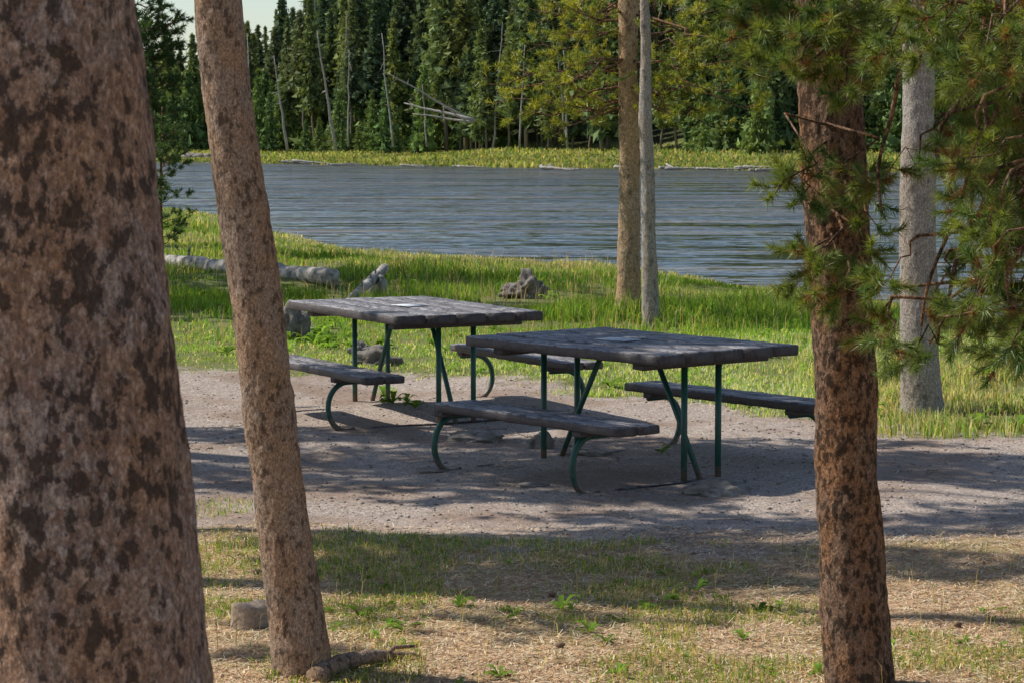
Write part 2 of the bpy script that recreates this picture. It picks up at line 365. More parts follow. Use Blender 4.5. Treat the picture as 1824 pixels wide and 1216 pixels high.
# tree in centre (two stems)
tA=empty('pine_tree'); PA,RA=line([(1119,-20),(1119,120),(1121,300),(1120,430),(1119,520),(1120,552)],28.7,[36,37,39,42,44,54],top=14)
m1=MB(); trunk(m1,PA,RA,48,.03,.014,5,12); m1.obj('trunk',M_barkT,tA,True)
tB=empty('pine_tree'); PB,RB=line([(1147,-20),(1151,80),(1149,200),(1154,350),(1156,480),(1159,570)],27.6,[17,20,24,26,27,30],top=11)
m1=MB(); trunk(m1,PB,RB,32,.03,.012,5,16); m1.obj('trunk',M_barkG,tB,True)
wd,fo=MB(),MB(); crown(wd,fo,PB,5.5,11,1.0,12,LO); wd.obj('branches',M_barkG,tB); fo.obj('foliage',M_bulk,tB)
# right background tree
tC=empty('pine_tree'); PC,RC=line([(1636,-40),(1637,120),(1634,300),(1634,430),(1637,600),(1641,700)],19.3,[50,54,62,65,66,72],top=12)
m1=MB(); trunk(m1,PC,RC,72,.02,.009,4,20); m1.obj('trunk',M_barkG,tC,True)
wd,fo=MB(),MB(); crown(wd,fo,PC,5,12,1.6,16,LO); wd.obj('branches',M_barkG,tC); fo.obj('foliage',M_bulk,tC)
# foliage of centre tree
wd,fo=MB(),MB()
KA=dict(ntw=11,tw=.36,nn=40,nlen=.085,nwid=.010,shoot=.10,base=(.14,.20,.035),yel=(.50,.47,.07),yp=.9)
endsL=[(868,150),(895,120),(880,185),(930,95),(955,45),(915,215),(1000,150),(965,190),(1010,70),(940,15),(1040,110),(1030,200),(985,230),(1060,40),(905,160),(1000,10),(960,130),(1050,170),(980,60),(1030,20)]
endsR=[(1235,60),(1290,90),(1230,150),(1330,60),(1380,120),(1255,195),(1310,160),(1200,205),(1290,15),(1390,20),(1210,100),(1350,190),(1400,80),(1230,20),(1290,230),(1340,110),(1260,120)]
for (a,b) in endsL+endsR:
    e=D(a,b,28.7+rng.uniform(-1.3,1.0)); zz=e[2]+rng.uniform(-.05,.45); s=axis_at(PA,zz)
    bough(wd,fo,s,e,.018,wig=.06,**KA)
crown(wd,fo,PA,5.2,14,1.5,16,dict(ntw=8,tw=.5,nn=20,nlen=.12,nwid=.016,shoot=.12,base=(.10,.15,.03),yel=(.30,.28,.05),yp=.7))
wd.obj('branches',M_barkR,tA); fo.obj('foliage',M_need,tA)
# foliage of right foreground tree and its neighbour
wd,fo=MB(),MB()
KR=dict(ntw=5,tw=.11,nn=100,nlen=.056,nwid=.0036,shoot=.08,base=(.09,.165,.045),yel=(.30,.32,.055),yp=.7,t0=.65,fwd=.75,brown=.5)
tg=[(1290,75),(1330,60),(1350,100),(1400,40),(1390,120),(1440,90),(1480,30),(1470,130),(1520,70),(1550,120),(1440,20),(1510,160),(1380,345),(1400,330),(1420,360),(1540,320),(1420,505),(1455,520),(1450,490),(1490,530),(1560,400),(1350,20),(1420,130),(1560,20),(1310,30),(1370,60),(1500,10),(1540,60),(1430,60),(1550,470)]
for (a,b) in tg:
    Yd=9.2+rng.uniform(-.7,-.15); e=D(a,b,Yd); s=axis_at(PR,e[2]+rng.uniform(.05,.35)); bough(wd,fo,s,e,.008,wig=.08,**KR)
crown(wd,fo,PR,4.4,12,1.6,18,LO); wd.obj('branches',M_barkR,tR); fo.obj('foliage',M_need,tR)
tD=empty('pine_tree'); PD=np.array([[2.75,8.6,-.1],[2.7,8.6,2.5],[2.6,8.6,5],[2.6,8.5,11]]); 
m1=MB(); trunk(m1,PD,[.15,.13,.11,.04],48,.03,.008,3,20); m1.obj('trunk',M_barkR,tD,True)
wd,fo=MB(),MB()
tg=[(1640,110),(1620,60),(1660,30),(1690,90),(1720,40),(1760,90),(1790,40),(1740,140),(1700,170),(1780,180),(1810,120),(1800,250),(1760,260),(1570,330),(1710,390),(1720,330),(1790,330),(1810,400),(1760,420),(1800,470),(1560,590),(1580,620),(1640,600),(1620,640),(1700,540),(1740,520),(1720,580),(1770,560),(1800,540),(1810,620),(1780,640),(1815,580),(1710,300),(1580,100),(1815,30),(1760,20),(1690,20),(1800,10),(1740,200),(1815,210),(1790,290),(1770,480),(1815,340),(1740,60),(1780,130),(1700,130),(1620,10),(1650,70),(1830,80),(1830,160),(1830,450),(1830,520),(1720,100),(1765,230),(1830,280),(1750,380),
 (1710,240),(1730,170),(1750,310),(1780,370),(1730,450),(1800,430),(1745,560),(1790,600),(1760,600),(1570,510),(1700,60),(1825,360),(1825,640),(1805,90),(1770,50),(1830,20)]
for (a,b) in tg:
    Yd=rng.uniform(7.8,9.0); e=D(a,b,Yd); s=np.array([2.7,8.6,e[2]+rng.uniform(.15,.5)])
    m_=D(min(a+70,1850),b-110,Yd)+rng.normal(size=3)*.05
    V,Q,T=tube(curve(s,m_,0,.05),np.linspace(.010,.006,7),5); wd.add(V,Q,T)
    bough(wd,fo,m_,e,.006,wig=.10,**KR)
for pl in ([(1824,60),(1790,180),(1740,260),(1720,330),(1690,420),(1650,500),(1640,590)],[(1800,0),(1760,150),(1690,190),(1660,260),(1680,330),(1745,400),(1700,470)],[(1660,-20),(1600,120),(1590,220),(1560,280),(1570,380)],[(1824,300),(1760,350),(1700,450),(1690,560),(1650,620)],[(1760,-10),(1740,120),(1765,240),(1720,380),(1750,520)]):
    P=np.array([D(a,b,8.5+.1*math.sin(a)) for a,b in pl]); P,R_=resample(P,np.linspace(.011,.005,len(P)),.04); V,Q,T=tube(P,R_,6); wd.add(V,Q,T)
crown(wd,fo,PD,4.4,11,1.4,14,LO); wd.obj('branches',M_barkR,tD); fo.obj('foliage',M_need,tD)
# ------------------------------------------------------------------ conifers (distant masses + mid ones)
def conifer(seed,Hh,Rr,base,whorls,per=6,fans=7,size=.42,c=(.04,.075,.026),rag=.35,shape=.75):
    r=np.random.default_rng(seed); mbd=MB()
    V,Q,T=tube(np.stack([np.array([.12*math.sin(z),0,z]) for z in np.linspace(-.5,Hh,9)]),np.linspace(Hh*.011,.02,9),6); mbd.add(V,Q,T,(.26,.22,.18))
    k=whorls*per*fans; t=np.repeat((np.arange(whorls)+r.random(whorls))/whorls,per*fans)
    prof=Rr*np.minimum((1-t)**shape*1.15, .55+t*2.2)
    an=np.repeat(r.random(whorls*per)*6.283,fans); Lb=np.repeat(1+rag*(r.random(whorls*per)*2-1.2),fans)
    lob=.75+.5*vn3(np.stack([np.cos(an)*1.2,np.sin(an)*1.2,t*9],-1),1.,seed)
    fr=np.tile((np.arange(fans)+.5)/fans,whorls*per)*.95+.05
    rad=prof*Lb*lob*fr; z=Hh*(base+(1-base)*t)-.28*rad+.5*np.repeat(r.random(whorls*per),fans)
    C=np.stack([np.cos(an)*rad,np.sin(an)*rad,z],-1)+r.normal(size=(k,3))*.1
    sz=size*(.6+.8*r.random((k,1)))*(.5+.6*(1-t[:,None]))
    out=np.stack([np.cos(an),np.sin(an),-.25+0*an],-1)
    Vs=np.stack([C+out*sz*1.0+r.normal(size=(k,3))*sz*.25,C+r.normal(size=(k,3))*sz*.55,C+r.normal(size=(k,3))*sz*.55],1).reshape(-1,3)
    Vs2=np.stack([C+r.normal(size=(k,3))*sz*.6,C+r.normal(size=(k,3))*sz*.6,C+r.normal(size=(k,3))*sz*np.array([.5,.5,.9])],1).reshape(-1,3)
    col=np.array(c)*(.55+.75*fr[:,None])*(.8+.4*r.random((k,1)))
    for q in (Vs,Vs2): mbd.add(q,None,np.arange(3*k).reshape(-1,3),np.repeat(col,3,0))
    return mbd
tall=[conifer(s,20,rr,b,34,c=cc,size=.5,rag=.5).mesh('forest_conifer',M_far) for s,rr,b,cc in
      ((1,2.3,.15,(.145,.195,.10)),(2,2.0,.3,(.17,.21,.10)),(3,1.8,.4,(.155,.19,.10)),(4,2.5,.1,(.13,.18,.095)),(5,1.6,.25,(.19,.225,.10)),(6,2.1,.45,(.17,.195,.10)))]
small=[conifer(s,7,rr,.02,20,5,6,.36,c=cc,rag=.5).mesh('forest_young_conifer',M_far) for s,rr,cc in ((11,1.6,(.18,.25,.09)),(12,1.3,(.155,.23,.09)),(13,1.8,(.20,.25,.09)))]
def snag(seed):
    r=np.random.default_rng(seed); mbd=MB(); P=np.array([[r.normal()*.1,r.normal()*.1,z] for z in np.linspace(0,16,8)]); V,Q,T=tube(P,np.linspace(.17,.03,8),6); mbd.add(V,Q,T)
    for i in range(40):
        z=r.uniform(3,15.5); a=r.random()*6.28; L=r.uniform(.3,1.3); p=axis_at(P,z); e=p+np.array([math.cos(a)*L,math.sin(a)*L,-.2*L]); V,Q,T=tube([p,(p+e)/2,e],[.03,.02,.01],4,False); mbd.add(V,Q,T)
    return mbd.mesh('snag',M_drift)
snags=[snag(1),snag(2)]
FOREST=empty('distant_forest')
def inst(me,x,y,s,tilt=(0,0),par=FOREST,z=None,sx=1.):
    o=bpy.data.objects.new(me.name,me); o.location=(x,y,float(H(x,y))-.2 if z is None else z); o.scale=(s*sx,s*sx,s)
    o.rotation_euler=(tilt[0],tilt[1],rng.random()*6.28); scene.collection.objects.link(o); o.parent=par; return o
cnt=0
while cnt<1200:
    a=rng.uniform(-.27,.27); dd=52+ (rng.random()**1.6)*220
    yy=260+dd; 
    for _ in range(4): yy=float(fshore(a*yy))+dd
    x=a*yy
    if vn2(x,yy,.06,22)<.27 and dd<82: continue
    hgt=rng.uniform(15,25) if rng.random()<.7 else rng.uniform(8,15)
    if a<-.10: hgt*=.8 if a>-.125 else .70
    if rng.random()<.08: inst(snags[cnt%2],x,yy,hgt/17,(rng.normal()*.08,rng.normal()*.08))
    else: inst(tall[rng.integers(6)],x,yy,hgt/20,(rng.normal()*.02,rng.normal()*.02),sx=rng.uniform(.85,1.25)*(20/hgt)**.4)
    cnt+=1
for i in range(460):
    a=rng.uniform(-.26,.26); dd=rng.uniform(44,64); yy=250.
    for _ in range(4): yy=float(fshore(a*yy))+dd
    x=a*yy
    if vn2(x,yy,.08,33)<.38: continue
    inst(small[rng.integers(3)],x,yy,rng.uniform(.35,1.6),sx=rng.uniform(.8,1.1))
def pole(p0,p1,r0,r1,par,name='dead_trunk',stubs=6):
    mbd=MB(); P=curve(np.array(p0),np.array(p1),0,.006,9); V,Q,T=tube(P,np.linspace(r0,r1,9),7); mbd.add(V,Q,T)
    for i in range(stubs):
        q=P[rng.integers(2,8)]; e=q+rng.normal(size=3)*np.linalg.norm(P[-1]-P[0])*.035; V,Q,T=tube([q,(q+e)/2,e],[r1,r1*.7,r1*.3],4,False); mbd.add(V,Q,T)
    return mbd.obj(name,M_drift,par)
for (a,b,c,d,Y0,r) in ((512,270,488,100,276,.18),(598,268,565,55,272,.20),(845,214,720,184,254,.20),(843,218,735,203,254,.14),(835,212,690,130,256,.13),(830,216,790,190,254,.08),(700,262,680,60,276,.13),(760,262,752,150,276,.11),(450,262,440,60,286,.15),(925,262,935,80,276,.13),(1010,262,1004,90,274,.13),(620,262,622,90,286,.13)):
    pole(D(a,b,Y0),D(c,d,Y0+rng.uniform(-3,3)),r,r*.3,FOREST)
# mid-distance pines at left
t=empty('pine_tree'); c0=D(228,300,48); z0=float(H(c0[0],48.))
wd,fo=MB(),MB(); P=np.array([[c0[0],48,z0-.2],[c0[0],48,z0+4],[c0[0]+.1,48,z0+9]]); trunk(wd,P,[.14,.11,.04],24,.06,.01,4,12)
for i in range(120):
    z=z0+rng.uniform(.6,8.5); an=rng.random()*6.28; L=1.2*rng.uniform(.6,1.05)*(1 if z<z0+5 else .8); a=axis_at(P,z)
    bough(wd,fo,a,a+np.array([math.cos(an)*L,math.sin(an)*L,L*rng.uniform(.0,.3)]),.02,ntw=10,tw=.32,nn=30,nlen=.12,nwid=.022,shoot=.12,base=(.06,.11,.04),yel=(.11,.17,.05),yp=.5)
wd.obj('trunk',M_barkR,t); fo.obj('foliage',M_need,t)
t=empty('young_pine_tree'); c0=D(296,300,40); z0=float(H(c0[0],40.)); wd,fo=MB(),MB(); P=np.array([[c0[0]-.1,40,z0-.1],[c0[0]-.1,40,z0+1.2],[c0[0]-.05,40,z0+2.7]]); trunk(wd,P,[.04,.03,.012],10,.06,.003,4,12)
for i in range(44):
    z=z0+rng.uniform(.4,2.5); an=rng.random()*6.28; L=.48*(1.1-.35*(z-z0)/2.4)*rng.uniform(.7,1.1); a=axis_at(P,z)
    bough(wd,fo,a,a+np.array([math.cos(an)*L,math.sin(an)*L,L*.35]),.01,ntw=6,tw=.17,nn=30,nlen=.08,nwid=.014,shoot=.09,base=(.075,.13,.05),yel=(.13,.2,.065),yp=.5)
wd.obj('trunk',M_barkR,t); fo.obj('foliage',M_need,t)
# ------------------------------------------------------------------ shade pines standing left of the view
def shade(px,py):
    m=0.
    if 742<py<802 and px<800: m=.9
    if 802<=py<820 and px<700: m=.4
    if 820<py<852 and px<960: m=1.
    if px>700 and 765<py<875: m=.8
    if px>1180 and 785<py<958: m=1.
    if px>980 and 890<py<950: m=1.
    if 925<py<945 and px>560: m=.6
    if 945<=py<1040 and 540<px<1500: m=1.
    if 1040<=py<1100 and 700<px<1480: m=.2
    if px>1560 and 1005<py<1150: m=.9
    if py>1100: m=.05
    return m
def shade_far(px,py):
    if 488<py<552 and px<1080: return 1.
    if 560<=py<600 and px<560: return .8
    if 440<py<490 and px>1180: return .3
    if 530<py<555 and px>1080: return .6
    if 430<py<455 and px<900: return .3
    return .0
trs=[(-9.5,20.0),(-6.4,17.6),(-8.6,15.0),(-13.5,38.0),(-5.9,12.6),(-12,31)]
tw_=[(empty('pine_tree'),MB(),MB(),MB()) for _ in trs]
for (tx,ty),(e,tr,wd,fo) in zip(trs,tw_):
    g=float(H(tx,ty)); trunk(tr,np.array([[tx,ty,g-.1],[tx+.1,ty,g+5],[tx,ty+.1,g+13.5]]),[.17,.13,.03],32,.06,.01,3,14)
def shade_boughs(nmax,y0,y1,fn,ntuft,sig,nn,nl,nw,h0,h1,thr):
    nb=0
    while nb<nmax:
        yy=rng.uniform(y0,y1); xx=rng.uniform(-.25,.30)*yy
        px=912+F*xx/yy; py=250+F*EYE/yy
        if rng.random()>fn(px,py)*(1.0 if vn2(xx*.45,yy*1.3,1.1,44)<thr else .03): continue
        h=rng.uniform(h0,h1); q=np.array([xx,yy,0])+S*(h/S[2])
        k=int(np.argmin([math.hypot(q[0]-a,q[1]-b) for a,b in trs])); tx,ty=trs[k]
        e,tr,wd,fo=tw_[k]
        a=np.array([tx,ty,min(13,q[2]+.1*math.hypot(q[0]-tx,q[1]-ty))])
        dv=nrm(q-a); V,Q,T=tube(curve(a,q,0,.02,5),np.linspace(.012,.005,5),4,False); wd.add(V,Q,T)
        C=q+rng.normal(size=(ntuft,3))*np.array(sig); tufts(fo,C,runit(ntuft)+dv,nn,nl,nw,.12)
        nb+=1
shade_boughs(640,8.8,19.5,shade,9,(.24,.08,.04),26,.12,.03,5.2,7.6,.68)
shade_boughs(300,27,44,shade_far,10,(.5,.3,.18),20,.22,.045,6.8,10,.64)
for e,tr,wd,fo in tw_:
    tr.obj('trunk',M_barkR,e,True)
    if wd.V: wd.obj('branches',M_barkR,e); fo.obj('foliage',M_bulk,e)
# ------------------------------------------------------------------ picnic tables
def board(mbd,x0,x1,y0,y1,z0,z1,b=.006,seed=0):
    r=np.random.default_rng(seed); n=26
    xs_=np.linspace(x0,x1,n); prof=[(y0+b,z1),(y1-b,z1),(y1,z1-b),(y1,z0+b),(y1-b,z0),(y0+b,z0),(y0,z0+b),(y0,z1-b)]
    V=np.zeros((n,8,3)); 
    for i,x in enumerate(xs_):
        for j,(y,z) in enumerate(prof): V[i,j]=(x,y+r.normal()*.0015,z+r.normal()*.0015)
    V[0,:,0]+=r.normal()*.004; V[-1,:,0]+=r.normal()*.006
    k=np.arange(n-1)[:,None]*8; j=np.arange(8)[None]; j2=(j+1)%8
    Q=np.stack([k+j,k+j2,k+8+j2,k+8+j],-1).reshape(-1,4)
    Q=np.concatenate([Q,[[7,2,1,0],[7,6,3,2],[6,5,4,3]],[[ (n-1)*8+q for q in f] for f in ([0,1,2,7],[2,3,6,7],[3,4,5,6])]])
    mbd.add(V.reshape(-1,3),Q)
def picnic_table(cx,cy,ldir,Lt,Wt,zt,zs,Lb,seats,fx,paper,seed,gz=0.):
    rz=math.atan2(ldir[1],ldir[0]); e=empty('picnic_table',(cx,cy,gz),rz)
    m=MB(); npl=5; pw=Wt/npl
    for i in range(npl): board(m,-Lt/2+rng.normal()*.008,Lt/2+rng.normal()*.008,-Wt/2+i*pw+.006,-Wt/2+(i+1)*pw-.006,zt-.068,zt+rng.normal()*.003,.010,seed+i)
    m.obj('table_top',M_plank,e)
    cl=MB(); pf=MB(); r=.021
    for f in (-fx,fx):
        board(cl,f-.045,f+.045,-Wt/2+.08,Wt/2-.08,zt-.068-.045,zt-.0745,.004,3)
        for y in (-.15,.15):
            V,Q,T=tube([(f,y,-.12),(f,y,.3),(f,y,zt-.114)],r,14); pf.add(V,Q,T)
        sg=np.sign(f); V,Q,T=tube([(f+sg*.03,0,-.06),(f-sg*.2,0,zt*.42),(f-sg*.45,0,zt-.075)],r*.9,12); pf.add(V,Q,T)
    for s in (-1,1):
        inn,out,sh=seats[0 if s<0 else 1]
        m=MB(); y0,y1=sorted((s*inn,s*out)); md=(y0+y1)/2
        board(m,-Lb/2+sh,Lb/2+sh,y0,md-.005,zs-.055,zs,.008,seed+20+s); board(m,-Lb/2+.01+sh,Lb/2-.008+sh,md+.005,y1,zs-.055,zs+.001,.008,seed+30+s); m.obj('bench_seat',M_plank,e)
        for f in (-fx,fx):
            y0,y1=sorted((s*(inn+.02),s*(out-.02))); board(cl,f-.04,f+.04,y0,y1,zs-.055-.035,zs-.0585,.004,4)
            c=(inn+out)/2+.02; rr=(zs-.09)/2+.005; zc=rr-.012; a=np.linspace(-math.pi*.62,math.pi/2,22)
            path=[(f,s*(c+rr*.85*math.cos(q)),zc+rr*math.sin(q)) for q in a]+[(f,s*(inn+.03),zc+rr)]
            V,Q,T=tube(path,r,14); pf.add(V,Q,T)
            board(cl,f-.02,f+.02,*sorted((s*.02,s*(inn-.02))),-.03,.010,.003,7)
    cl.obj('cleats',M_plank,e); pf.obj('pipe_frame',M_pipe,e,True)
    m=MB(); px_,py_,rot=paper; c,s=math.cos(rot),math.sin(rot); hw,hh=.13,.09
    q=[(px_+c*a-s*b,py_+s*a+c*b) for a,b in ((-hw,-hh),(hw,-hh),(hw,hh),(-hw,hh))]
    V=[(a,b,zt+.011) for a,b in q]+[(a,b,zt+.0075) for a,b in q]
    m.add(V,[(0,1,2,3),(7,6,5,4),(0,4,5,1),(1,5,6,2),(2,6,7,3),(3,7,4,0)]); m.obj('paper_notice',M_paper,e)
    return e
picnic_table(.775,15.98,(-.63,.777),1.90,1.26,.86,.455,1.84,((.78,1.10,0.),(.74,1.08,-.19)),.70,(.02,.08,.1),100,-.08)
picnic_table(-.80,19.3,(-.47,.88),2.1,1.26,.86,.455,2.05,((.80,1.11,-.10),(.74,1.06,-.38)),.78,(-.05,.05,.1),200,-.08)
# ------------------------------------------------------------------ rocks, logs, stumps
def blob(mbd,c,s,seed,sub=3,rough=.35,flat_bottom=True):
    import bmesh
    bm=bmesh.new(); bmesh.ops.create_icosphere(bm,subdivisions=sub,radius=1); V=np.array([v.co[:] for v in bm.verts]); T=np.array([[v.index for v in f.verts] for f in bm.faces]); bm.free()
    d=1+rough*(vn3(V+seed,1.7,seed)-.5)*2+rough*.5*(vn3(V+seed,4.5,seed+1)-.5)*2
    mbd.add(V*d[:,None]*np.array(s)+np.array(c),None,T)
def rock(px,py,wpx,hpx,name='rock',depth=.8,seed=1,sub=4,rough=.35,mt=None):
    c=G(px,py,-.07 if py>690 else 0); k=F/c[1]; m=MB(); blob(m,(c[0],c[1],float(H(c[0],c[1]))+hpx/k*.15),(wpx/2/k,wpx/2/k*depth,hpx/k*.75),seed,sub,rough); m.obj(name,mt or M_rock)
rock(848,782,100,18,seed=3); rock(1278,872,125,22,seed=4); rock(962,800,44,34,seed=5); rock(522,603,58,78,seed=6,rough=.3,mt=M_stump)
rock(672,648,72,30,seed=7,rough=.6,mt=M_stump); rock(770,835,60,9,seed=8); rock(950,862,50,7,seed=9); rock(1235,958,40,8,seed=10); rock(640,632,40,26,seed=12,rough=.6,mt=M_stump); rock(1040,808,90,12,seed=13);rock(560,598,60,14,seed=15,mt=M_stump)
LOGS=[]
def log(p0,p1,r,name='fallen_log',k=40,n=22):
    m=MB(); P=curve(np.array(p0,float),np.array(p1,float),0,.002,k); V,Q,T=tube(P,r*(1-.2*np.linspace(1,0,k)+.02*np.sin(np.arange(k)*.7)),n)
    V[:k*n]+=(vn3(V[:k*n],9,4)-.5)[:,None]*r*.25; m.add(V,Q,T)
    for t_ in (.3,.55,.7):
        q=np.array(p0)+(np.array(p1)-np.array(p0))*t_; V,Q,T=tube([q,q+[.02,-.05,r*1.6],q+[.05,-.08,r*2.2]],[r*.22,r*.15,r*.1],6); m.add(V,Q,T)
    LOGS.append((np.array(p0[:2]),np.array(p1[:2]),r)); return m.obj(name,M_drift,None,True)
a=G(240,478,0); b=G(592,512,0); a[2]=float(H(a[0],a[1]))+.20; b[2]=float(H(b[0],b[1]))+.17; log(a,b,.125)
a=G(626,530); b=G(684,516); a[2]=float(H(a[0],a[1]))+.03; b[2]=float(H(b[0],b[1]))+.34; log(a,b,.07,'driftwood')
m=MB(); c=G(675,520); blob(m,(c[0],c[1],float(H(c[0],c[1]))+.15),(.13,.12,.20),31,3,.6); m.obj('tree_stump',M_drift)
m=MB(); c=G(942,522); z=float(H(c[0],c[1])); blob(m,(c[0],c[1],z+.12),(.17,.18,.18),53,4,.7); blob(m,(c[0]-.2,c[1]+.1,z+.10),(.22,.15,.10),34,4,.7); blob(m,(c[0]+.12,c[1],z+.05),(.12,.15,.20),39,4,.7); m.obj('tree_stump',M_stump)
LOGS.append((c[:2]-[.4,0],c[:2]+[.2,0],.2)); c=G(675,520); LOGS.append((c[:2]-[.4,0],c[:2]+[.2,0],.2))
# foreground sawn stump
m=MB(); c=G(447,1120); z=float(H(c[0],c[1])); nn_=48; aa=np.arange(nn_)/nn_*6.283; rr=.084*(1+.16*(vn3(np.stack([np.cos(aa)*1.5,np.sin(aa)*1.5,aa*0],-1),1.,3)-.5)*2+.035*rng.normal(size=nn_))
rows=[]; 
for zz,sc in ((-.05,1.15),(.0,1.06),(.05,1.0),(.088,.98),(.100,.95),(.102,.6)): rows.append(np.stack([c[0]+np.cos(aa)*rr*sc,c[1]+np.sin(aa)*rr*sc*.9,z+zz+0.010*np.sin(aa*2)*(zz>.06)],-1))
V=np.concatenate(rows+[np.array([[c[0],c[1],z+.104]])]); nr=len(rows); k=np.arange(nr-1)[:,None]*nn_; j=np.arange(nn_)[None]; j2=(j+1)%nn_
Q=np.stack([k+j,k+j2,k+nn_+j2,k+nn_+j],-1).reshape(-1,4); T=np.stack([(nr-1)*nn_+np.arange(nn_),(nr-1)*nn_+(np.arange(nn_)+1)%nn_,np.full(nn_,nr*nn_)],-1)
m.add(V,Q,T); m.obj('sawn_tree_stump',M_cut)
a=G(560,1216); b=G(700,1180); a[2]=.02; b[2]=.03; P=np.array([a,(a*2+b)/3+[0,.05,.02],(a+2*b)/3+[0,-.02,.03],b,b+[.1,.05,-.01]]); P,R_=resample(P,[.045,.038,.03,.02,.012],.02)
m=MB(); V,Q,T=tube(P,R_*(1+.08*rng.normal(size=len(R_))),12); m.add(V,Q,T); V,Q,T=tube([P[-9],P[-9]+[.04,.03,.03],P[-9]+[.12,.05,.03]],[.012,.01,.006],7); m.add(V,Q,T); m.obj('fallen_branch',M_barkM,None,True)
# driftwood on far shore
E=empty('far_bank_driftwood')
for (a,b,c,d,r) in ((512,288,572,291,.16),(535,292,565,285,.12),(968,299,1020,303,.14),(972,295,980,301,.18),(1180,300,1228,301,.15),(1235,302,1290,302,.12),(1310,300,1425,299,.16),(1345,303,1400,304,.12),(810,296,862,297,.1),(1195,293,1205,302,.12),(715,295,770,297,.1),(1100,298,1140,300,.1),(590,293,640,294,.1)):
    for q_ in range(2):
        mx=rng.normal()*8; Yc=(G(a,b,WZ+.2)[1]+G(c,d,WZ+.2)[1])/2-3; p=D(a+mx,b+rng.normal()*1.2,Yc); q=D(c+mx+rng.normal()*10,d+rng.normal()*1.5,Yc+rng.normal()*1.5); pole(p,q,r,r*.4,E,'drift_log',7)
m=MB(); pts=[(340+20*rng.normal(),272+2*rng.normal()) for _ in range(14)]
for a,b in pts: p=D(a,b,300); blob(m,(p[0],p[1],float(H(p[0],p[1]))+.2),(.8,.8,.5),int(a),2,.4)
m.obj('boulders',M_rock)
# ------------------------------------------------------------------ grass
def blades(mbd,P,h,wd_,col,lean=1.):
    n=len(P); a=rng.random(n)*6.283; la=rng.random(n)*6.283; l=rng.random(n)*lean
    s=np.stack([np.cos(a),np.sin(a),0*a],-1)*(wd_/2)[:,None]; ld=np.stack([np.cos(la),np.sin(la),0*a],-1); up=np.array([0,0,1.])
    mid=P+up*(h*.55)[:,None]+ld*(h*.22*l)[:,None]; tip=P+up*(h*(1-.35*l))[:,None]+ld*(h*.85*l)[:,None]
    V=np.stack([P-s,P+s,mid-s*.8,mid+s*.8,tip],1).reshape(-1,3); b=np.arange(n)[:,None]*5
    mbd.add(V,b+np.array([[0,1,3,2]]),b+np.array([[2,3,4]]),np.repeat(col,5,0))
def gcol(n,g=(.19,.30,.055),y=(.50,.44,.20),p=.2):
    c=np.tile(np.array(g),(n,1))*(.6+.7*rng.random((n,1))); c[:,0]*=.75+.5*rng.random(n)
    m=rng.random(n)<p; c[m]=np.array(y)*(.7+.5*rng.random((m.sum(),1))); return c
g=MB()
n=420000; u=rng.random(n); y0,y1=16.3,96.; e=-.35; yy=(y0**e+u*(y1**e-y0**e))**(1/e); xx=rng.uniform(-1,1,n)*(.232*yy+.6)
d1=shore(xx)-yy; kd=dirt(xx,yy); nz=vn2(xx,yy,.55,50); nz2=.6*vn2(xx,yy,1.6,51)+.4*vn2(xx,yy,4.,58); nz3=vn2(xx,yy,.25,57)
far_e=np.interp(xx,DFx,DFy)
k=(d1>-.1)&(kd<.15+.6*rng.random(n)**1.5)&(yy>far_e-1.2)&(rng.random(n)<np.clip(2.6*(nz2-.22),.12,1))
for p0,p1,r in LOGS:
    v=p1-p0; L2=v@v; t=np.clip(((xx-p0[0])*v[0]+(yy-p0[1])*v[1])/L2,0,1); dx=xx-p0[0]-t*v[0]; dy=yy-p0[1]-t*v[1]; k&=~((np.abs(dx)<.25)&(dy<.2)&(dy>-2.4)&(rng.random(n)<.88))
xx,yy,d1,nz,nz2,fe,nz3=[q[k] for q in (xx,yy,d1,nz,nz2,far_e,nz3)]
tallz=ss((yy-26)/4); rt=ss((xx-2.3)/.6)*ss((26-yy)/5)
hh=(.03+.04*nz)+tallz*(.02+.30*np.clip(nz-.25,0,1)*(.2+1.4*nz2**1.5))*(.35+.65*ss((d1-4)/10))+rt*.17*(.3+nz)*(.2+1.4*nz2)
bt=np.exp(-((xx-1.45)**2+(yy-28.3)**2)/1.3); hh+=bt*.24; lawn=(1-tallz)*(1-rt)
hh*=(.5+.9*rng.random(len(hh))); wd_=.004+.00034*yy
p_=np.clip(.05+1.0*(nz3-.46)+.45*ss((7-d1)/7)+.10*lawn+.15*rt,0.03,.85); col=gcol(len(xx),p=0); mt=rng.random(len(xx))<p_; col[mt]=np.array([.58,.49,.27])*(.6+.6*rng.random((mt.sum(),1)))
col*=(.45+.65*nz2+.45*nz3)[:,None]; col*=(1+.5*lawn)[:,None]; col=np.minimum(col,.7)
P=np.stack([xx,yy,H(xx,yy)-.01],-1); blades(g,P,hh,wd_,col)
n=6000; yy=rng.uniform(24,52,n); xx=rng.uniform(-1,1,n)*(.23*yy); k=(shore(xx)-yy>0)&(vn2(xx,yy,.6,53)>.57); xx,yy=xx[k],yy[k]
blades(g,np.stack([xx,yy,H(xx,yy)],-1),rng.uniform(.2,.38,len(xx)),.002+.0002*yy,gcol(len(xx),(.40,.34,.14),(.58,.42,.28),.7),.7)
g.obj('bank_grass',M_grass)
g=MB(); n=42000; a=rng.uniform(-.25,.25,n); dd=rng.random(n)**1.3*64; yy=np.full(n,250.)
for _ in range(5): yy=fshore(a*yy)+dd
xx=a*yy; nz=.6*vn2(xx,yy,.08,60)+.4*vn2(xx,yy,.3,61); col=gcol(n,(.22,.28,.08),(.48,.42,.2),.35)*(.5+1.0*nz[:,None])
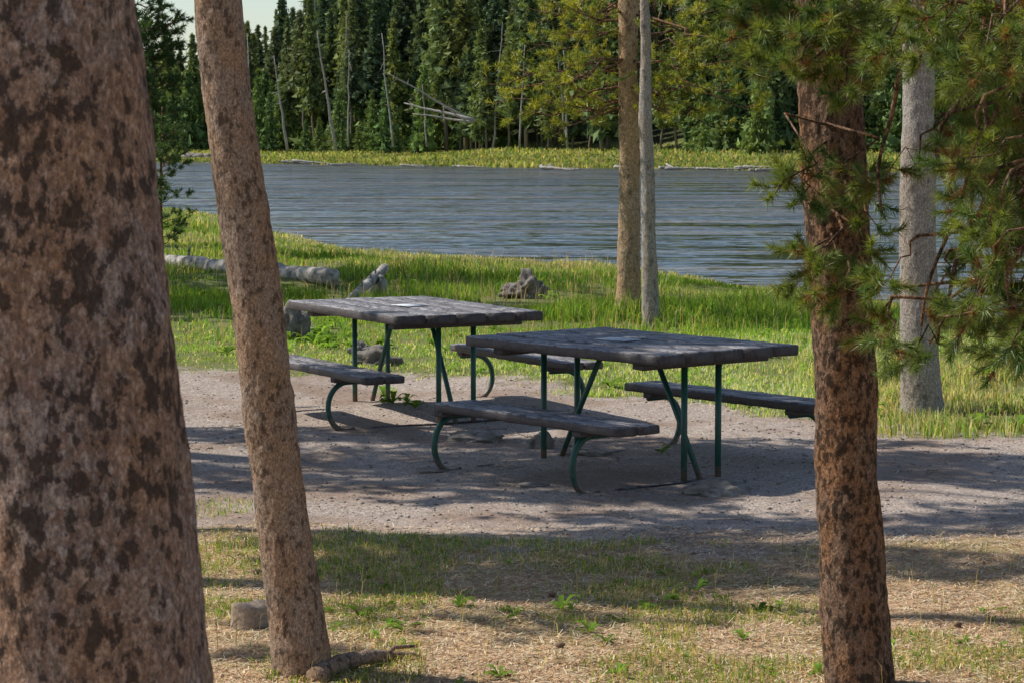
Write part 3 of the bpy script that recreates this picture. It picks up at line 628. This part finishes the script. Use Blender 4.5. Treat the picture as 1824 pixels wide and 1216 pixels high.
blades(g,np.stack([xx,yy,H(xx,yy)-.05],-1),rng.uniform(.25,.6,n)*(.3+1.3*nz),np.full(n,.2),col); g.obj('far_bank_grass',M_grass)
def clumpmask(x,y): return vn2(x,y,1.6,70)*.6+vn2(x,y,4.5,71)*.4
g=MB(); n=100000; yy=rng.uniform(8.8,14.6,n); xx=rng.uniform(-1,1,n)*(.23*yy+.2); cm=clumpmask(xx,yy)+.06*ss((yy-10.2)/.8)*ss((xx+2)/.8); ne=np.interp(xx,DNx,DNy)
k=((cm>.56+.14*rng.random(n))&(yy<ne+.1))|((np.hypot((xx+1.85),(yy-14.2)*.8)<.35)&(rng.random(n)<.5))|((yy<ne)&(rng.random(n)<.06))
xx,yy,cm=xx[k],yy[k],cm[k]; blades(g,np.stack([xx,yy,H(xx,yy)-.005],-1),rng.uniform(.015,.05,len(xx))*(1+1.2*(cm-.5)),rng.uniform(.003,.006,len(xx)),gcol(len(xx),(.22,.33,.06),(.66,.53,.27),.35),1.8)
n=350; yy=rng.uniform(9,12.5,n); xx=rng.uniform(-.24,.24,n)*yy; blades(g,np.stack([xx,yy,H(xx,yy)],-1),rng.uniform(.08,.2,n),np.full(n,.0035),gcol(n,(.30,.30,.1),(.6,.48,.25),.6),.9)
g.obj('lawn_grass',M_grass)
g=MB(); n=90000; yy=rng.uniform(8.8,19,n)**1.0; yy=np.where(rng.random(n)<.85,8.8+(yy-8.8)*.45,yy); xx=rng.uniform(-1,1,n)*(.23*yy+.2); ne=np.interp(xx,DNx,DNy); k=(yy<ne+.35*rng.normal(size=n)+.1)|(rng.random(n)<.25); xx,yy=xx[k],yy[k]; n=len(xx)
a=rng.random(n)*6.283; L=rng.uniform(.02,.06,n); z=H(xx,yy)+rng.uniform(.001,.014,n); dv=np.stack([np.cos(a),np.sin(a),rng.normal(size=n)*.15],-1)*L[:,None]; sv=np.stack([-np.sin(a),np.cos(a),0*a],-1)*.0021
P=np.stack([xx,yy,z],-1); V=np.stack([P-sv,P+sv,P+dv+sv*.6,P+dv-sv*.6],1).reshape(-1,3)
cc=np.array([[.78,.56,.35],[.60,.33,.16],[.82,.68,.46],[.28,.16,.09]])[rng.integers(0,4,n)]*(.8+.3*rng.random((n,1)))
g.add(V,np.arange(4*n).reshape(-1,4),None,np.repeat(cc,4,0)); g.obj('pine_needle_litter',M_litter)
m=MB()
for i in range(70):
    y=rng.uniform(9.2,19); x=rng.uniform(-.22,.24)*y; a=rng.random()*6.28; L=rng.uniform(.06,.28); p=np.array([x,y,float(H(x,y))+.006]); q=p+np.array([math.cos(a)*L,math.sin(a)*L,0]); q[2]=float(H(q[0],q[1]))+.006
    V,Q,T=tube(curve(p,q,0,.05,5),np.linspace(.005,.002,5),5); m.add(V,Q,T)
m.obj('twigs',M_cut)
g=MB()
def rosette(x,y,sz,nl=7,up=.35):
    z=float(H(x,y)); cb=np.array([.18,.30,.05])*rng.uniform(.7,1.5)
    for i in range(nl):
        a=rng.random()*6.28; d=np.array([math.cos(a),math.sin(a),0]); s=np.array([-d[1],d[0],0]); L=sz*rng.uniform(.6,1.1); w_=L*.17; u=rng.uniform(.1,up)
        rows=[]; 
        for t_,ww in ((0,.15),(.25,.6),(.5,1.0),(.75,.9),(1,.1)):
            c=np.array([x,y,z])+d*L*t_+np.array([0,0,L*u*math.sin(t_*2.4)+.006]); jag=1+rng.uniform(-.3,.3)
            rows+= [c-s*w_*ww*jag+np.array([0,0,w_*.3*ww]),c,c+s*w_*ww*jag+np.array([0,0,w_*.3*ww])]
        Q=[]
        for r_ in range(4):
            for q in range(2): Q.append((r_*3+q,r_*3+q+1,r_*3+q+4,r_*3+q+3))
        g.add(rows,Q,None,cb*rng.uniform(.8,1.2))
for a,b in ((590,1090),(720,1135),(690,1120),(915,1100),(900,1115),(1100,1105),(1050,1130),(1240,1045),(1200,1060),(1325,1140),(1290,1060),(1100,1200),(1460,1200),(1080,1150),(820,1085),(1000,1085),(640,1100),(890,1205),(1350,1085),(1150,1080)):
    c=G(a,b); rosette(c[0],c[1],rng.uniform(.06,.10),up=.6)
for i in range(110):
    y=rng.uniform(9.2,12.2); x=rng.uniform(-.22,.24)*y
    if clumpmask(x,y)>.5: rosette(x,y,rng.uniform(.03,.06),6,.6)
for a,b in ((700,722),(725,720),(740,728),(685,712),(1190,800),(1180,808)): 
    c=G(a,b,-.07); rosette(c[0],c[1],rng.uniform(.13,.2) if a<1000 else .07,9,.7)
for i in range(220):
    y=rng.uniform(17,36); x=rng.uniform(-.2,.24)*y
    if dirt(np.array(x),np.array(y))<.3: rosette(x,y,rng.uniform(.08,.18),8,.8)
for i in range(20): c=G(560+rng.normal()*22,606+rng.normal()*7); rosette(c[0],c[1],.15,8,.9)
g.obj('broadleaf_weeds',M_grass)
m=MB(); n=9000; yy=rng.uniform(11,24,n); xx=rng.uniform(-.25,.25,n)*yy; k=dirt(xx,yy)>.3; xx,yy=xx[k],yy[k]; n=len(xx)
O=np.array([[1,0,0],[-1,0,0],[0,1,0],[0,-1,0],[0,0,1],[0,0,-1.]]); Ft=np.array([[0,2,4],[2,1,4],[1,3,4],[3,0,4],[2,0,5],[1,2,5],[3,1,5],[0,3,5]])
s=(.004+.012*rng.random(n)**3)[:,None,None]*(.6+.8*rng.random((n,6,1))); V=O[None]*s*np.array([1,1,.7])+np.stack([xx,yy,H(xx,yy)+.002],-1)[:,None]
m.add(V.reshape(-1,3),None,(Ft[None]+np.arange(n)[:,None,None]*6).reshape(-1,3)); m.obj('gravel',M_rock)
m=MB()
for i in range(12):
    y=rng.uniform(9.3,11.8); x=rng.uniform(-.2,.24)*y; blob(m,(x,y,float(H(x,y))+.012),(.019,.016,.014),i,2,.5)
m.obj('pine_cones',M_cone)
